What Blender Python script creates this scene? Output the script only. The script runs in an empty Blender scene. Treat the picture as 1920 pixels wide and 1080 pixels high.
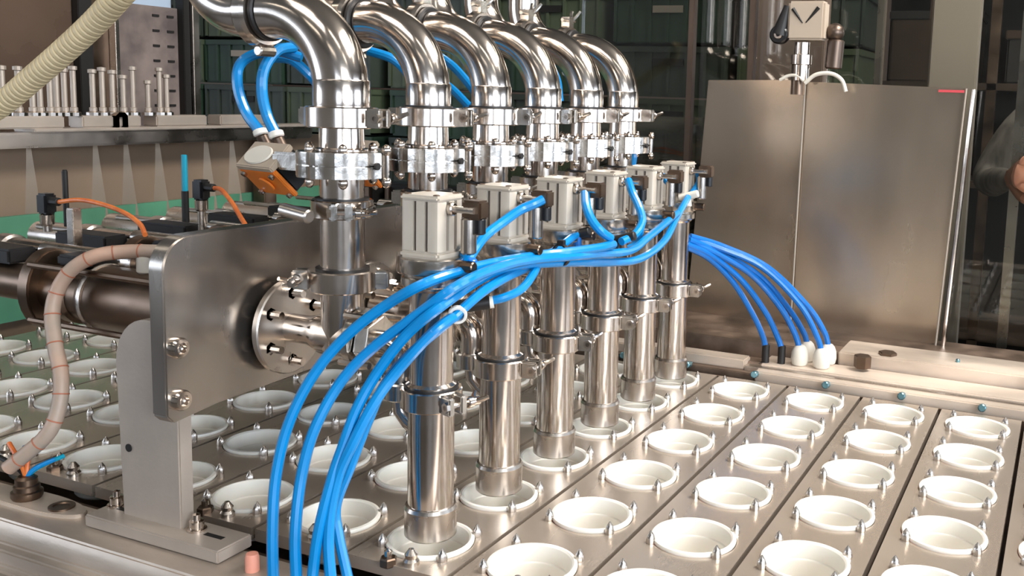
import bpy, bmesh, math, random
from mathutils import Vector, Matrix
random.seed(7)
S = 0.14                      # metres per grid unit (one cup pitch)
PI = math.pi
scn = bpy.context.scene
COL = scn.collection

# ------------------------------------------------------------ camera
FPX, PPX, PPY = 1857.3, 1187.0, 425.0
YAW, PIT, ROLL = map(math.radians, (23.64, 82.49, 1.84))
CAM = Vector((4.28, -6.066, 3.46))
LANE = .899                   # width of one mould plate
ROT = Matrix.Rotation(YAW, 3, 'Z') @ Matrix.Rotation(PIT, 3, 'X') @ Matrix.Rotation(ROLL, 3, 'Z')
cd = bpy.data.cameras.new('camera'); co = bpy.data.objects.new('camera', cd); COL.objects.link(co)
cd.sensor_width = 36; cd.lens = FPX/1920*36
cd.shift_x = (960-PPX)/1920; cd.shift_y = (PPY-540)/1920
cd.clip_start = .02; cd.clip_end = 200
co.matrix_world = Matrix.Translation(CAM*S) @ ROT.to_4x4()
scn.camera = co

def at(u, v, ax, val):        # point of the line of sight of a photograph pixel on a plane
    d = ROT @ Vector(((u-PPX)/FPX, -(v-PPY)/FPX, -1))
    return CAM + d*((val-CAM[ax])/d[ax])
def px(p):
    d = ROT.transposed() @ (Vector(p)-CAM)
    return (PPX+FPX*d.x/-d.z, PPY-FPX*d.y/-d.z)

# ------------------------------------------------------------ light and exposure
w = bpy.data.worlds.new('world'); scn.world = w; w.use_nodes = True
w.node_tree.nodes['Background'].inputs[0].default_value = (1, .97, .93, 1)
w.node_tree.nodes['Background'].inputs[1].default_value = .32
scn.view_settings.view_transform = 'Standard'; scn.view_settings.look = 'None'
scn.view_settings.gamma = 1; scn.view_settings.use_curve_mapping = False
scn.view_settings.exposure = 0.22
def area(name, loc, target, sx, sy, power, col=(1, 1, 1)):
    l = bpy.data.lights.new(name, 'AREA'); l.shape = 'RECTANGLE'; l.size = sx*S; l.size_y = sy*S
    l.energy = power; l.color = col
    o = bpy.data.objects.new(name, l); COL.objects.link(o); o.location = Vector(loc)*S
    o.rotation_euler = (Vector(target)-Vector(loc)).to_track_quat('-Z', 'Y').to_euler()
    return o
area('ceiling_panel_light', (9, 5, 14.6), (1.5, 2.5, 0), 9, 5, 80, (1, .96, .91))  # added key light from above right; no fixture hangs there
area('ceiling_panel_light', (-2, -8, 14.6), (-2, 0, 0), 9, 3, 7, (1, .96, .92))  # added weak fill over the left front, without a fixture
area('window_light', (20, -12, 7), (0, 2, 1), 10, 8, 70, (.93, .97, 1))  # added key light from the right front; no pane stands there

# ------------------------------------------------------------ materials
def lin(c):
    return tuple((x/255/12.92 if x/255 <= .04045 else ((x/255+.055)/1.055)**2.4) for x in c)+(1,)
def mat(name, col, rough=.5, metal=0, var=0, scale=8, bump=0, bscale=40, stretch=(1, 1, 1), rvar=0, emit=0, trans=0, ior=1.45, alpha=1, col2=None, coat=0, sss=0):
    m = bpy.data.materials.new(name); m.use_nodes = True
    nt = m.node_tree; b = nt.nodes['Principled BSDF']; L = nt.links.new
    c = lin(col); b.inputs['Base Color'].default_value = c
    b.inputs['Roughness'].default_value = rough; b.inputs['Metallic'].default_value = metal
    b.inputs['IOR'].default_value = ior; b.inputs['Transmission Weight'].default_value = trans
    b.inputs['Alpha'].default_value = alpha; b.inputs['Coat Weight'].default_value = coat
    b.inputs['Subsurface Weight'].default_value = sss
    if emit:
        b.inputs['Emission Color'].default_value = c; b.inputs['Emission Strength'].default_value = emit
    if var or bump or rvar:
        tc = nt.nodes.new('ShaderNodeTexCoord'); mp = nt.nodes.new('ShaderNodeMapping')
        mp.inputs['Scale'].default_value = stretch; L(tc.outputs['Object'], mp.inputs[0])
    if var or rvar:
        n = nt.nodes.new('ShaderNodeTexNoise'); n.inputs['Scale'].default_value = scale; n.inputs['Detail'].default_value = 6
        L(mp.outputs[0], n.inputs['Vector'])
    if var:
        r = nt.nodes.new('ShaderNodeMix'); r.data_type = 'RGBA'
        d = lin(col2) if col2 else tuple(x*(1-var) for x in c[:3])+(1,)
        u = c if col2 else tuple(min(1, x*(1+var*.6)) for x in c[:3])+(1,)
        r.inputs[6].default_value = d; r.inputs[7].default_value = u
        ramp = nt.nodes.new('ShaderNodeMapRange'); ramp.inputs[1].default_value = .32; ramp.inputs[2].default_value = .68
        L(n.outputs[0], ramp.inputs[0]); L(ramp.outputs[0], r.inputs[0]); L(r.outputs[2], b.inputs['Base Color'])
    if rvar:
        ramp = nt.nodes.new('ShaderNodeMapRange'); ramp.inputs[1].default_value = .3; ramp.inputs[2].default_value = .7
        ramp.inputs[3].default_value = max(.02, rough-rvar); ramp.inputs[4].default_value = rough+rvar
        L(n.outputs[0], ramp.inputs[0]); L(ramp.outputs[0], b.inputs['Roughness'])
    if bump:
        n2 = nt.nodes.new('ShaderNodeTexNoise'); n2.inputs['Scale'].default_value = bscale; n2.inputs['Detail'].default_value = 5
        L(mp.outputs[0], n2.inputs['Vector'])
        bp = nt.nodes.new('ShaderNodeBump'); bp.inputs['Strength'].default_value = bump; bp.inputs['Distance'].default_value = .002
        L(n2.outputs[0], bp.inputs['Height']); L(bp.outputs[0], b.inputs['Normal'])
    return m
M = {
 'steel': mat('polished_steel', (205, 194, 184), .17, 1, .12, 12, .03, 30, rvar=.05),
 'steel_soft': mat('satin_steel', (196, 188, 180), .28, 1, .15, 14, .08, 60, rvar=.08),
 'steel_cast': mat('cast_steel', (206, 200, 192), .22, 1, .18, 30, .15, 90, rvar=.08),
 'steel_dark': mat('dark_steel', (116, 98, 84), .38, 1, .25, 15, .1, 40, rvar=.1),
 'plate': mat('mould_plate_steel', (196, 182, 167), .28, .7, .1, 7, .06, 120, stretch=(1, .15, 1), rvar=.06),
 'bracket': mat('brushed_bracket_steel', (172, 164, 156), .25, .95, .16, 9, .09, 9, stretch=(1.5, 1.5, .4), rvar=.07),
 'bead': mat('bead_blasted_steel', (186, 174, 162), .5, .6, .1, 14, .1, 200),
 'rail': mat('stained_rail_steel', (204, 188, 172), .42, .5, .4, 10, .25, 60, stretch=(.35, 1, 1), rvar=.12),
 'rail_dark': mat('worn_channel_steel', (124, 106, 92), .45, .7, .5, 14, .3, 50, rvar=.15),
 'sheet': mat('brushed_sheet', (186, 170, 152), .23, .9, .12, 5, .25, 3.5, stretch=(1.6, 1, .5), rvar=.05),
 'cyl': mat('anodised_cylinder', (188, 178, 164), .38, .15, .1, 20, .05, 80),
 'groove': mat('groove_grey', (120, 112, 106), .5, .3),  # darker grey that puts shade into the cylinder slots
 'white': mat('white_polypropylene', (222, 217, 208), .35, 0, .03, 20, sss=.08),
 'gland': mat('cream_plastic', (208, 201, 188), .4),
 'blue': mat('blue_air_hose', (0, 124, 190), .3, 0, .08, 25, coat=.3),
 'blue_dark': mat('deep_blue_hose', (0, 98, 176), .3, 0, .1, 25, coat=.2),
 'black': mat('black_rubber', (24, 22, 22), .5),
 'blackgloss': mat('black_plastic', (18, 18, 20), .3),
 'orange': mat('orange_cover', (222, 122, 40), .4, 0, .15, 20),
 'cable': mat('orange_cable', (226, 128, 62), .4, 0, .25, 60, col2=(200, 96, 44)),
 'beige': mat('beige_conduit', (206, 188, 150), .5, 0, .1, 30),
 'pink': mat('pinkish_braided_hose', (196, 158, 136), .45, 0, .5, 16, col2=(150, 140, 128)),
 'teal': mat('teal_rod', (20, 150, 178), .3),
 'tealknob': mat('teal_bolt', (110, 150, 160), .25, .8),
 'green': mat('green_belt', (84, 140, 112), .4, 0, .3, 5),
 'crate': mat('dark_green_crate', (40, 60, 46), .5, 0, .35, 5, .1, 30),
 'crate2': mat('olive_crate', (70, 80, 60), .5, 0, .3, 5, .1, 30),
 'crate3': mat('grey_green_crate', (54, 62, 54), .5, 0, .35, 5, .1, 30),
 'label': mat('pale_label', (150, 140, 128), .6),
 'panelbrown': mat('brown_reflective_panel', (112, 92, 78), .3, .5, .2, 3, rvar=.08),
 'panelfold': mat('beige_curtain', (140, 121, 103), .45, .2, .15, 4),
 'fin': mat('pale_fin', (160, 146, 130), .45, .2, .1, 6),  # paler tone for the modelled curtain reflections
 'sack': mat('grey_granular_liner', (132, 118, 112), .7, 0, .6, 12, .6, 20, col2=(84, 74, 72)),
 'frame': mat('bronze_frame', (96, 82, 72), .35, .8, .2, 8),
 'dark': mat('dark_recess', (22, 20, 18), .6),
 'pudding': mat('milk_cream', (222, 220, 212), .3, sss=.1),
 'knobred': mat('salmon_cap', (222, 150, 128), .5),
 'amber': mat('red_button', (186, 60, 40), .4),
 'wall': mat('grey_wall_paint', (150, 146, 140), .8, 0, .1, 1.5),
 'floor': mat('floor_resin', (96, 90, 84), .5, 0, .2, 1.5),
 'ceil': mat('ceiling_panels', (120, 118, 114), .8),
 'lamp': mat('lamp_diffuser', (255, 247, 232), .5, emit=5),  # glow of the added, unseen ceiling lamps
 'daylight': mat('daylit_window_pane', (222, 236, 255), .5, emit=6),  # glow of the panes added out of view
 'shirt': mat('grey_striped_shirt', (132, 126, 120), .85, 0, .5, 45, 1, 10, stretch=(1, 1, .25)),
 'skin': mat('skin', (196, 140, 112), .5, sss=.1),
 'trousers': mat('dark_trousers', (40, 42, 50), .8),
 'hair': mat('brown_hair', (50, 38, 30), .7),
 'wrap': mat('shrink_wrap', (120, 116, 100), .14, .5, .6, 9, 1, 16, stretch=(.5, .5, 3), col2=(40, 38, 32), coat=1),
 'redtape': mat('red_tape', (190, 70, 76), .5),
 'band': mat('rust_band', (168, 104, 78), .5),
 'headbeige': mat('beige_head', (172, 156, 138), .45, 0, .06, 6),
 'brown': mat('brown_board', (134, 116, 106), .6, 0, .12, 3),
}
def glass(name, tint, rough=.02):
    m = bpy.data.materials.new(name); m.use_nodes = True; nt = m.node_tree; nt.nodes.clear()
    o = nt.nodes.new('ShaderNodeOutputMaterial'); mx = nt.nodes.new('ShaderNodeMixShader')
    t = nt.nodes.new('ShaderNodeBsdfTransparent'); g = nt.nodes.new('ShaderNodeBsdfGlossy'); f = nt.nodes.new('ShaderNodeFresnel')
    t.inputs[0].default_value = tint; g.inputs['Roughness'].default_value = rough; f.inputs[0].default_value = 1.5
    nt.links.new(f.outputs[0], mx.inputs[0]); nt.links.new(t.outputs[0], mx.inputs[1]); nt.links.new(g.outputs[0], mx.inputs[2])
    nt.links.new(mx.outputs[0], o.inputs[0]); return m
M['glass'] = glass('clear_guard_glass', (.80, .80, .77, 1))
M['acrylic'] = glass('smoky_acrylic', (.62, .60, .58, 1), .08)

# ------------------------------------------------------------ mesh builder (grid units)
class MB:
    def __init__(s): s.v = []; s.f = []
    def add(s, vs, fs):
        n = len(s.v); s.v += [Vector(v) for v in vs]; s.f += [tuple(i+n for i in f) for f in fs]; return s
    def box(s, a, b, rot=None, org=None):
        x0, y0, z0 = a; x1, y1, z1 = b
        vs = [Vector(p) for p in ((x0,y0,z0),(x1,y0,z0),(x1,y1,z0),(x0,y1,z0),(x0,y0,z1),(x1,y0,z1),(x1,y1,z1),(x0,y1,z1))]
        if rot:
            o = Vector(org) if org else (vs[0]+vs[6])/2
            vs = [o+rot@(v-o) for v in vs]
        return s.add(vs, [(3,2,1,0),(4,5,6,7),(0,1,5,4),(1,2,6,5),(2,3,7,6),(3,0,4,7)])
    def lathe(s, prof, seg=32, org=(0,0,0), axis=(0,0,1), cap=True):   # prof: (radius, height)
        q = Vector((0,0,1)).rotation_difference(Vector(axis).normalized()); o = Vector(org)
        vs = []; fs = []; n = len(prof)
        for i in range(seg):
            a = 2*PI*i/seg
            for r, h in prof: vs.append(o+q@Vector((r*math.cos(a), r*math.sin(a), h)))
        for i in range(seg):
            j = (i+1) % seg
            for k in range(n-1):
                fs.append((i*n+k, j*n+k, j*n+k+1, i*n+k+1))
        if prof[0] == prof[-1]: cap = False
        if cap and prof[0][0] > 1e-4: fs.append(tuple(i*n for i in reversed(range(seg))))
        if cap and prof[-1][0] > 1e-4: fs.append(tuple(i*n+n-1 for i in range(seg)))
        return s.add(vs, fs)
    def cyl(s, p0, p1, r, seg=16, r2=None, ch=0):
        p0 = Vector(p0); d = Vector(p1)-p0; h = d.length; r2 = r if r2 is None else r2
        pr = [(r, 0), (r2, h)] if not ch else [(r-ch, 0), (r, ch), (r2, h-ch), (r2-ch, h)]
        return s.lathe(pr, seg, p0, d)
    def ring(s, z0, z1, r0, r1, seg=32, org=(0,0,0), axis=(0,0,1), ch=.012):
        return s.lathe([(r0, z0), (r1-ch, z0), (r1, z0+ch), (r1, z1-ch), (r1-ch, z1), (r0, z1), (r0, z0)], seg, org, axis)
    def prism(s, poly, d0, d1, axis='z'):
        f = {'z': lambda a, b, c: (a, b, c), 'y': lambda a, b, c: (a, c, b), 'x': lambda a, b, c: (c, a, b)}[axis]
        n = len(poly); vs = [f(a, b, d0) for a, b in poly]+[f(a, b, d1) for a, b in poly]
        fs = [tuple(reversed(range(n))), tuple(range(n, 2*n))]+[(i, (i+1) % n, (i+1) % n+n, i+n) for i in range(n)]
        return s.add(vs, fs)
    def tube(s, path, r, seg=12, cap=True):
        P = [Vector(p) for p in path]; n = len(P); R = r if isinstance(r, list) else [r]*n
        t = [(P[min(i+1, n-1)]-P[max(i-1, 0)]).normalized() for i in range(n)]
        u = t[0].orthogonal().normalized(); vs = []; fs = []
        for i in range(n):
            if i:
                q = t[i-1].rotation_difference(t[i]); u = q@u
            u = (u-t[i]*u.dot(t[i])).normalized(); w_ = t[i].cross(u)
            for k in range(seg):
                a = 2*PI*k/seg; vs.append(P[i]+(u*math.cos(a)+w_*math.sin(a))*R[i])
        for i in range(n-1):
            for k in range(seg):
                j = (k+1) % seg; fs.append((i*seg+k, i*seg+j, (i+1)*seg+j, (i+1)*seg+k))
        if cap: fs += [tuple(reversed(range(seg))), tuple((n-1)*seg+k for k in range(seg))]
        return s.add(vs, fs)
    def ball(s, c, r, seg=12, sz=1):
        return s.lathe([(0 if abs(a) == 6 else r*math.cos(a*PI/12), r*sz*math.sin(a*PI/12)) for a in range(-6, 7)], seg, c)
    def build(s, name, m, parent=None, bevel=0, loc=None, smooth=32):
        me = bpy.data.meshes.new(name); me.from_pydata([v*S for v in s.v], [], s.f)
        bm = bmesh.new(); bm.from_mesh(me)
        bmesh.ops.recalc_face_normals(bm, faces=bm.faces)
        if bevel:
            es = [e for e in bm.edges if len(e.link_faces) == 2 and e.calc_face_angle(0) > .6]
            bmesh.ops.bevel(bm, geom=es, offset=bevel*S, segments=2, affect='EDGES', clamp_overlap=True)
        for f in bm.faces: f.smooth = True
        for e in bm.edges:
            if len(e.link_faces) != 2 or e.calc_face_angle(0) > math.radians(smooth): e.smooth = False
        bm.to_mesh(me); bm.free()
        me.materials.append(M[m])
        o = bpy.data.objects.new(name, me); COL.objects.link(o)
        if parent: o.parent = parent
        if loc: o.location = Vector(loc)*S
        return o
def thing(name, label, cat, loc=(0,0,0), group=None, rz=0):
    o = bpy.data.objects.new(name, None); COL.objects.link(o); o.empty_display_size = .02
    o.location = Vector(loc)*S; o.rotation_euler = (0, 0, rz); o['label'] = label; o['category'] = cat
    if group: o['group'] = group
    return o
def tag(o, label, cat, group=None):
    o['label'] = label; o['category'] = cat
    if group: o['group'] = group
    return o
def struct(o): o['kind'] = 'structure'; return o
def copy_tree(o, parent=None):
    c = o.copy(); COL.objects.link(c); c.parent = parent
    for ch in list(o.children): copy_tree(ch, c)
    return c
def place(o, loc, label, rz=None):
    o.location = Vector(loc)*S; o['label'] = label
    if rz is not None: o.rotation_euler = (0, 0, rz)
    return o
def spline(pts, n=8):
    P = [Vector(p) for p in pts]; P = [2*P[0]-P[1]]+P+[2*P[-1]-P[-2]]; out = []
    for i in range(1, len(P)-2):
        for k in range(n):
            t = k/n; a, b, c, d = P[i-1:i+3]
            out.append(.5*((2*b)+(c-a)*t+(2*a-5*b+4*c-d)*t*t+(3*b-a-3*c+d)*t**3))
    out.append(P[-2]); return out
def arc(c, a0, a1, R, ux, uy, n=16):
    c = Vector(c); ux = Vector(ux); uy = Vector(uy)
    return [c+R*(ux*math.cos(a0+(a1-a0)*i/n)+uy*math.sin(a0+(a1-a0)*i/n)) for i in range(n+1)]
ORD = ['nearest', 'second nearest', 'third nearest', 'fourth nearest', 'fifth nearest', 'farthest']
NTH = ['first', 'second', 'third', 'fourth', 'fifth', 'sixth', 'seventh', 'eighth', 'ninth', 'tenth', 'eleventh', 'twelfth']

# ============================================================ the hall around the machine
FZ, CZ = -6.4, 16.0
X0, X1, Y0, Y1 = -34, 34, -34, 34
struct(MB().box((X0, Y0, FZ-.5), (X1, Y1, FZ)).build('floor', 'floor'))
struct(MB().box((X0, Y0, CZ), (X1, Y1, CZ+.5)).build('ceiling', 'ceil'))
struct(MB().box((X0-.5, Y0, FZ), (X0, Y1, CZ)).build('wall_left', 'wall'))
struct(MB().box((X1, Y0, FZ), (X1+.5, Y1, CZ)).build('wall_right', 'wall'))
struct(MB().box((X0, Y0-.5, FZ), (X1, Y0, CZ)).build('wall_near', 'wall'))
struct(MB().box((X0, Y1, FZ), (X1, Y1+.5, CZ)).build('wall_far', 'brown'))
def added_hall_window(n, a, b, ax):      # unseen windows added for the steel to reflect: bars, glowing panes
    a = Vector(a); b = Vector(b); fr = MB(); pn = MB(); i = 0 if ax == 'y' else 1
    for k in range(4):
        t = k/3; p = a.copy(); p[i] = a[i]+(b[i]-a[i])*t
        q = p.copy(); q.z = b.z; d = Vector((.25, .25, 0)); fr.box(p-d, q+d)
    for z in (a.z, b.z):
        p = a.copy(); p.z = z-.2; q = b.copy(); q.z = z+.2; d = Vector((.2, .2, 0))
        fr.box([min(p[j], q[j])-d[j] for j in range(3)], [max(p[j], q[j])+d[j] for j in range(3)])
    d = Vector((.05, .05, 0)); pn.box([min(a[j], b[j])-d[j] for j in range(3)], [max(a[j], b[j])+d[j] for j in range(3)])
    f = struct(fr.build('window_%d' % n, 'frame')); pn.build('pane', 'daylight', f)
added_hall_window(1, (33.6, -28, 1), (33.6, -4, 11), 'x')
added_hall_window(2, (-33.6, -32, 1), (-33.6, -12, 11), 'x')
added_hall_window(3, (12, -33.6, 1), (26, -33.6, 11), 'y')
added_hall_window(4, (33.6, 2, 1), (33.6, 20, 11), 'x')
for i, (x, y) in enumerate([(-16, -18), (-4, -18), (8, -18), (-16, -6), (-4, -6), (8, -6), (18, -6), (-16, 8), (18, 8), (8, 14), (4, 24), (12, 22), (14, 30)]):  # unseen lamps, added as bright strips for the metal to reflect
    t = thing('ceiling_lamp', 'long white ceiling lamp, %s of those hung above the hall' % (NTH+["thirteenth", "fourteenth"])[i], 'lamp', (x, y, 15.4), 'ceiling lamps above the filling machine')
    MB().box((-3.6, -.6, .1), (3.6, .6, .6)).build('lamp_housing', 'gland', t, .05)
    MB().box((-3.4, -.5, 0), (3.4, .5, .12)).build('lamp_diffuser', 'lamp', t, .03)

# ============================================================ machine bed
bed = thing('machine_bed', 'steel bed of the filling machine under the mould plates', 'machine', (0, 0, -2))
MB().box((-8.62, -.5, -4.4), (8.6, 5.6, 1.1)).build('chassis', 'rail_dark', bed, .04)
MB().box((-8.62, -.69, 1.1), (8.6, -.5, 1.84)).build('inner_wall', 'rail_dark', bed)
MB().box((-8.62, 5.57, 1.1), (8.6, 5.6, 1.98)).build('inner_wall', 'rail_dark', bed)
nr = thing('edge_rail', 'stained steel edge rail along the near side of the machine', 'rail', (0, -.9, -.3))
MB().prism([(.2, .26), (-.28, .26), (-.31, .2), (-.33, .10), (-.40, .08), (-.42, -.02), (-.47, -.04), (-.47, -.55), (-.1, -.9), (.2, -.9)], -9.6, 8.6, 'x').build('rail_body', 'rail', nr, .015)
MB().prism([(-.47, -.1), (-.60, -.1), (-.66, -.02), (-.8, -.02), (-.84, -.08), (-.84, -2.6), (-.47, -2.6)], -9.6, 8.6, 'x').build('drip_ledge', 'rail_dark', nr, .012)
for x in (-9, 8): MB().box((x-.3, -.3, -5.9), (x+.3, .2, -.8)).build('leg', 'rail_dark', nr, .03)
# far rails
fr = thing('guide_rail', 'worn channelled steel rail along the far side under the guard sheets', 'rail', (0, 6.4, -.1))
MB().prism([(-.72, -.3), (-.72, .14), (-.50, .14), (-.46, .22), (-.2, .22), (-.16, .12), (.1, .12), (.14, .34), (.5, .34), (.54, .24), (.9, .24), (.94, .3), (1.7, .3), (1.7, -.3)], -6.5, 8.6, 'x').build('rail_body', 'rail_dark', fr, .012)
MB().box((.88, -.5, .0), (8.6, -.02, .225)).build('wear_strip', 'rail', fr, .015)
MB().box((.88, -.76, .0), (8.6, -.53, .19)).build('wear_strip', 'rail', fr, .015)
MB().box((.7, -.62, .1), (8.6, -.46, .20)).build('wear_strip', 'steel_soft', fr, .012)
MB().box((1.75, .05, .0), (8.6, .75, .38)).build('wear_strip', 'rail', fr, .02)
MB().box((-6.5, -.6, .14), (.7, -.35, .27)).build('wear_strip', 'rail', fr, .015)
for k in range(-6, 7):
    b_ = MB().cyl((0, -.02, .0), (0, -.14, .02), .045, 10, ch=.01); b_.cyl((0, 0, .0), (0, .06, 0), .02, 8)
    b_.build('end_bolt', 'tealknob', fr, loc=(k*LANE, -.72, .15))
for x, y, sc in [(2.35, .1, 1.3), (2.1, -.25, 1.2), (3.2, .2, .3), (4.1, -.2, .3), (4.9, .25, .3)]:
    MB().cyl((0, 0, .28), (0, 0, .44), .09*sc, 6 if sc > 1 else 12, ch=.01).build('rail_bolt', 'steel_dark' if sc > 1 else 'tealknob', fr, loc=(x, y+.1, -.02))

# ---- mould plates with holes, pins, and cups
HR = .335
def plate_mesh():
    mb = MB(); N = 40; hw = LANE/2-.019
    ys = [-.46, .5, 1.5, 2.5, 3.5, 4.5, 5.52]
    for c in range(6):
        a, b = ys[c]-c, ys[c+1]-c
        ang = sorted(set([2*PI*i/N for i in range(N)]+[math.atan2(yy, xx) % (2*PI) for xx in (-hw, hw) for yy in (a, b)]))
        n = len(ang); vs = []
        for t in ang:
            cx, sy = math.cos(t), math.sin(t)
            k = min(hw/abs(cx) if abs(cx) > 1e-9 else 1e9, (b/sy if sy > 1e-9 else (a/sy if sy < -1e-9 else 1e9)))
            vs += [(cx*k, sy*k+c, 0), ((HR+.012)*cx, (HR+.012)*sy+c, 0), (HR*cx, HR*sy+c, -.012), (HR*cx, HR*sy+c, -.09)]
        fs = []
        for i in range(n):
            j = (i+1) % n
            for q in range(3): fs.append((i*4+q, i*4+q+1, j*4+q+1, j*4+q))
        mb.add(vs, fs)
    y0, y1 = ys[0], ys[-1]
    o = [(-hw, y0), (hw, y0), (hw, y1), (-hw, y1)]
    vs = [(x, y, 0) for x, y in o]+[(x, y, -.1) for x, y in o]
    mb.add(vs, [(i, (i+1) % 4, (i+1) % 4+4, i+4) for i in range(4)])
    return mb
root = thing('mould_plate', '', 'plate', (0, 0, 0), 'mould plates carrying the cups')
pm = plate_mesh(); me_o = pm.build('perforated_plate', 'plate', root)
pin_mb = MB().lathe([(.036, 0), (.038, .025), (.034, .045), (.026, .068), (.005, .1)], 10)
pin0 = None
for c in range(6):
    for sx, sy in ((-1, -1), (-1, 1), (1, -1), (1, 1)):
        loc = Vector((sx*.272, c+sy*.235, 0))
        if pin0 is None: pin0 = pin_mb.build('locating_pin', 'steel_soft', root, loc=loc)
        else:
            q = pin0.copy(); COL.objects.link(q); q.parent = root; q.location = loc*S
bolt = MB().lathe([(.06, 0), (.06, .03), (.045, .05), (.05, .08), (.02, .12), (0, .125)], 12).build('end_screw', 'steel_soft', root, loc=(.1, -.38, 0))
def lane_name(k):
    if k == 0: return 'directly under the nozzles'
    side = 'right' if k > 0 else 'left'
    return '%s lane %s of the nozzles' % (NTH[abs(k)-1], side)
proto = root; pi_ = 0
for k in range(-9, 9):
    r_ = proto if k == -9 else copy_tree(proto)
    place(r_, (k*LANE, 0, 0), 'long steel mould plate, '+lane_name(k))
# cups
cup0 = thing('plastic_cup', '', 'cup', (0, 0, 0), 'white plastic cups in the mould plates')
prof = [(.32, -.03), (.335, -.005), (.338, .014), (.334, .026), (.312, .030), (.298, .018), (.290, -.03), (.280, -.10), (.268, -.108), (.264, -.12), (.252, -.27), (.235, -.29), (0, -.292)]
MB().lathe(prof, 48, cap=False).build('cup_wall', 'white', cup0)
cup0_used = False
for k in range(-9, 6):
    for c in range(6):
        u, v = px((k*LANE, c, 0))
        if not (-90 < u < 2010 and v < 1130): continue
        o = copy_tree(cup0) if cup0_used else cup0; cup0_used = True
        where = 'under the %s filling nozzle' % ORD[c] if k == 0 else ', %s, %s' % (lane_name(k), ['nearest the camera', 'second from the near rail', 'third from the near rail', 'third from the far rail', 'second from the far rail', 'beside the far rail'][c])
        place(o, (k*LANE, c, 0), ('white plastic cup '+where).replace(' ,', ','))
        if k == 0: MB().lathe([(0, -.28), (.24, -.28), (.245, -.25), (.12, -.235), (0, -.22)], 24).build('milky_filling', 'pudding', o)

# ============================================================ clamps, nozzles
def clamp(parent, z, r, h, ang, style=0, org=(0, 0, 0)):
    """two-part pipe clamp: ring, hinge lugs, swing bolt with wing nut"""
    o = Vector(org)
    rg = MB().lathe([(r*.76, z), (r*.96, z), (r, z+h*.06), (r, z+h*.94), (r*.96, z+h), (r*.76, z+h), (r*.76, z)], 36, o).build('clamp_ring', 'steel', parent)
    MB().lathe([(.16, z+h-.004), (.205, z+h-.004), (.205, z+h+.014), (.16, z+h+.014), (.16, z+h-.004)], 32, o).build('gasket', 'black', rg)
    q = Matrix.Rotation(ang, 3, 'Z'); c = o+Vector((0, 0, z+h/2))
    P = lambda x, y, zz=0: c+q@Vector((x, y, zz))
    lg = MB()
    for sy in (-1, 1):
        lg.box((r*.9, sy*.055-.028, -h*.45), (r+.11, sy*.055+.028, h*.45))
    lg.v = [c+q@v for v in lg.v]
    lg.build('clamp_lug', 'steel_cast', rg, .012)
    lg2 = MB()
    lg2.box((-r-.09, -.05, -h*.42), (-r*.9, .05, h*.42)); lg2.v = [c+q@v for v in lg2.v]
    lg2.build('clamp_hinge', 'steel_cast', rg, .015)
    b = MB().cyl(P(r+.075, -.10), P(r+.075, .26), .020, 8)
    b.cyl(P(r+.075, .10), P(r+.075, .15), .045, 12, ch=.008)
    b.cyl(P(r+.075, .15), P(r+.075, .21), .034, 12)
    for s_ in (-1, 1):
        b.tube([P(r+.075, .17), P(r+.075+s_*.05, .2, .02), P(r+.075+s_*.085, .24, .04)], [.022, .02, .016], 8)
    b.cyl(P(r+.075, -.10), P(r+.075, -.07), .04, 6)
    b.build('wing_bolt', 'steel', rg)
    return rg

def grooved_square(hw, z0, z1, mb):
    pts = []; c = .035; g = .034; d = .04
    side = []
    for t in (-.04, .06):       # two T-slots
        side += [(t-g/2, -hw), (t-g/2, -hw+d), (t+g/2, -hw+d), (t+g/2, -hw)]
    one = [(-hw+c*.3, -hw+c*.3), (-hw+c, -hw)]+side+[(hw-c, -hw)]
    for k in range(4):
        m_ = Matrix.Rotation(k*PI/2, 2); pts += [tuple(m_@Vector(p)) for p in one]
    return mb.prism(pts, z0, z1, 'z')

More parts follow.
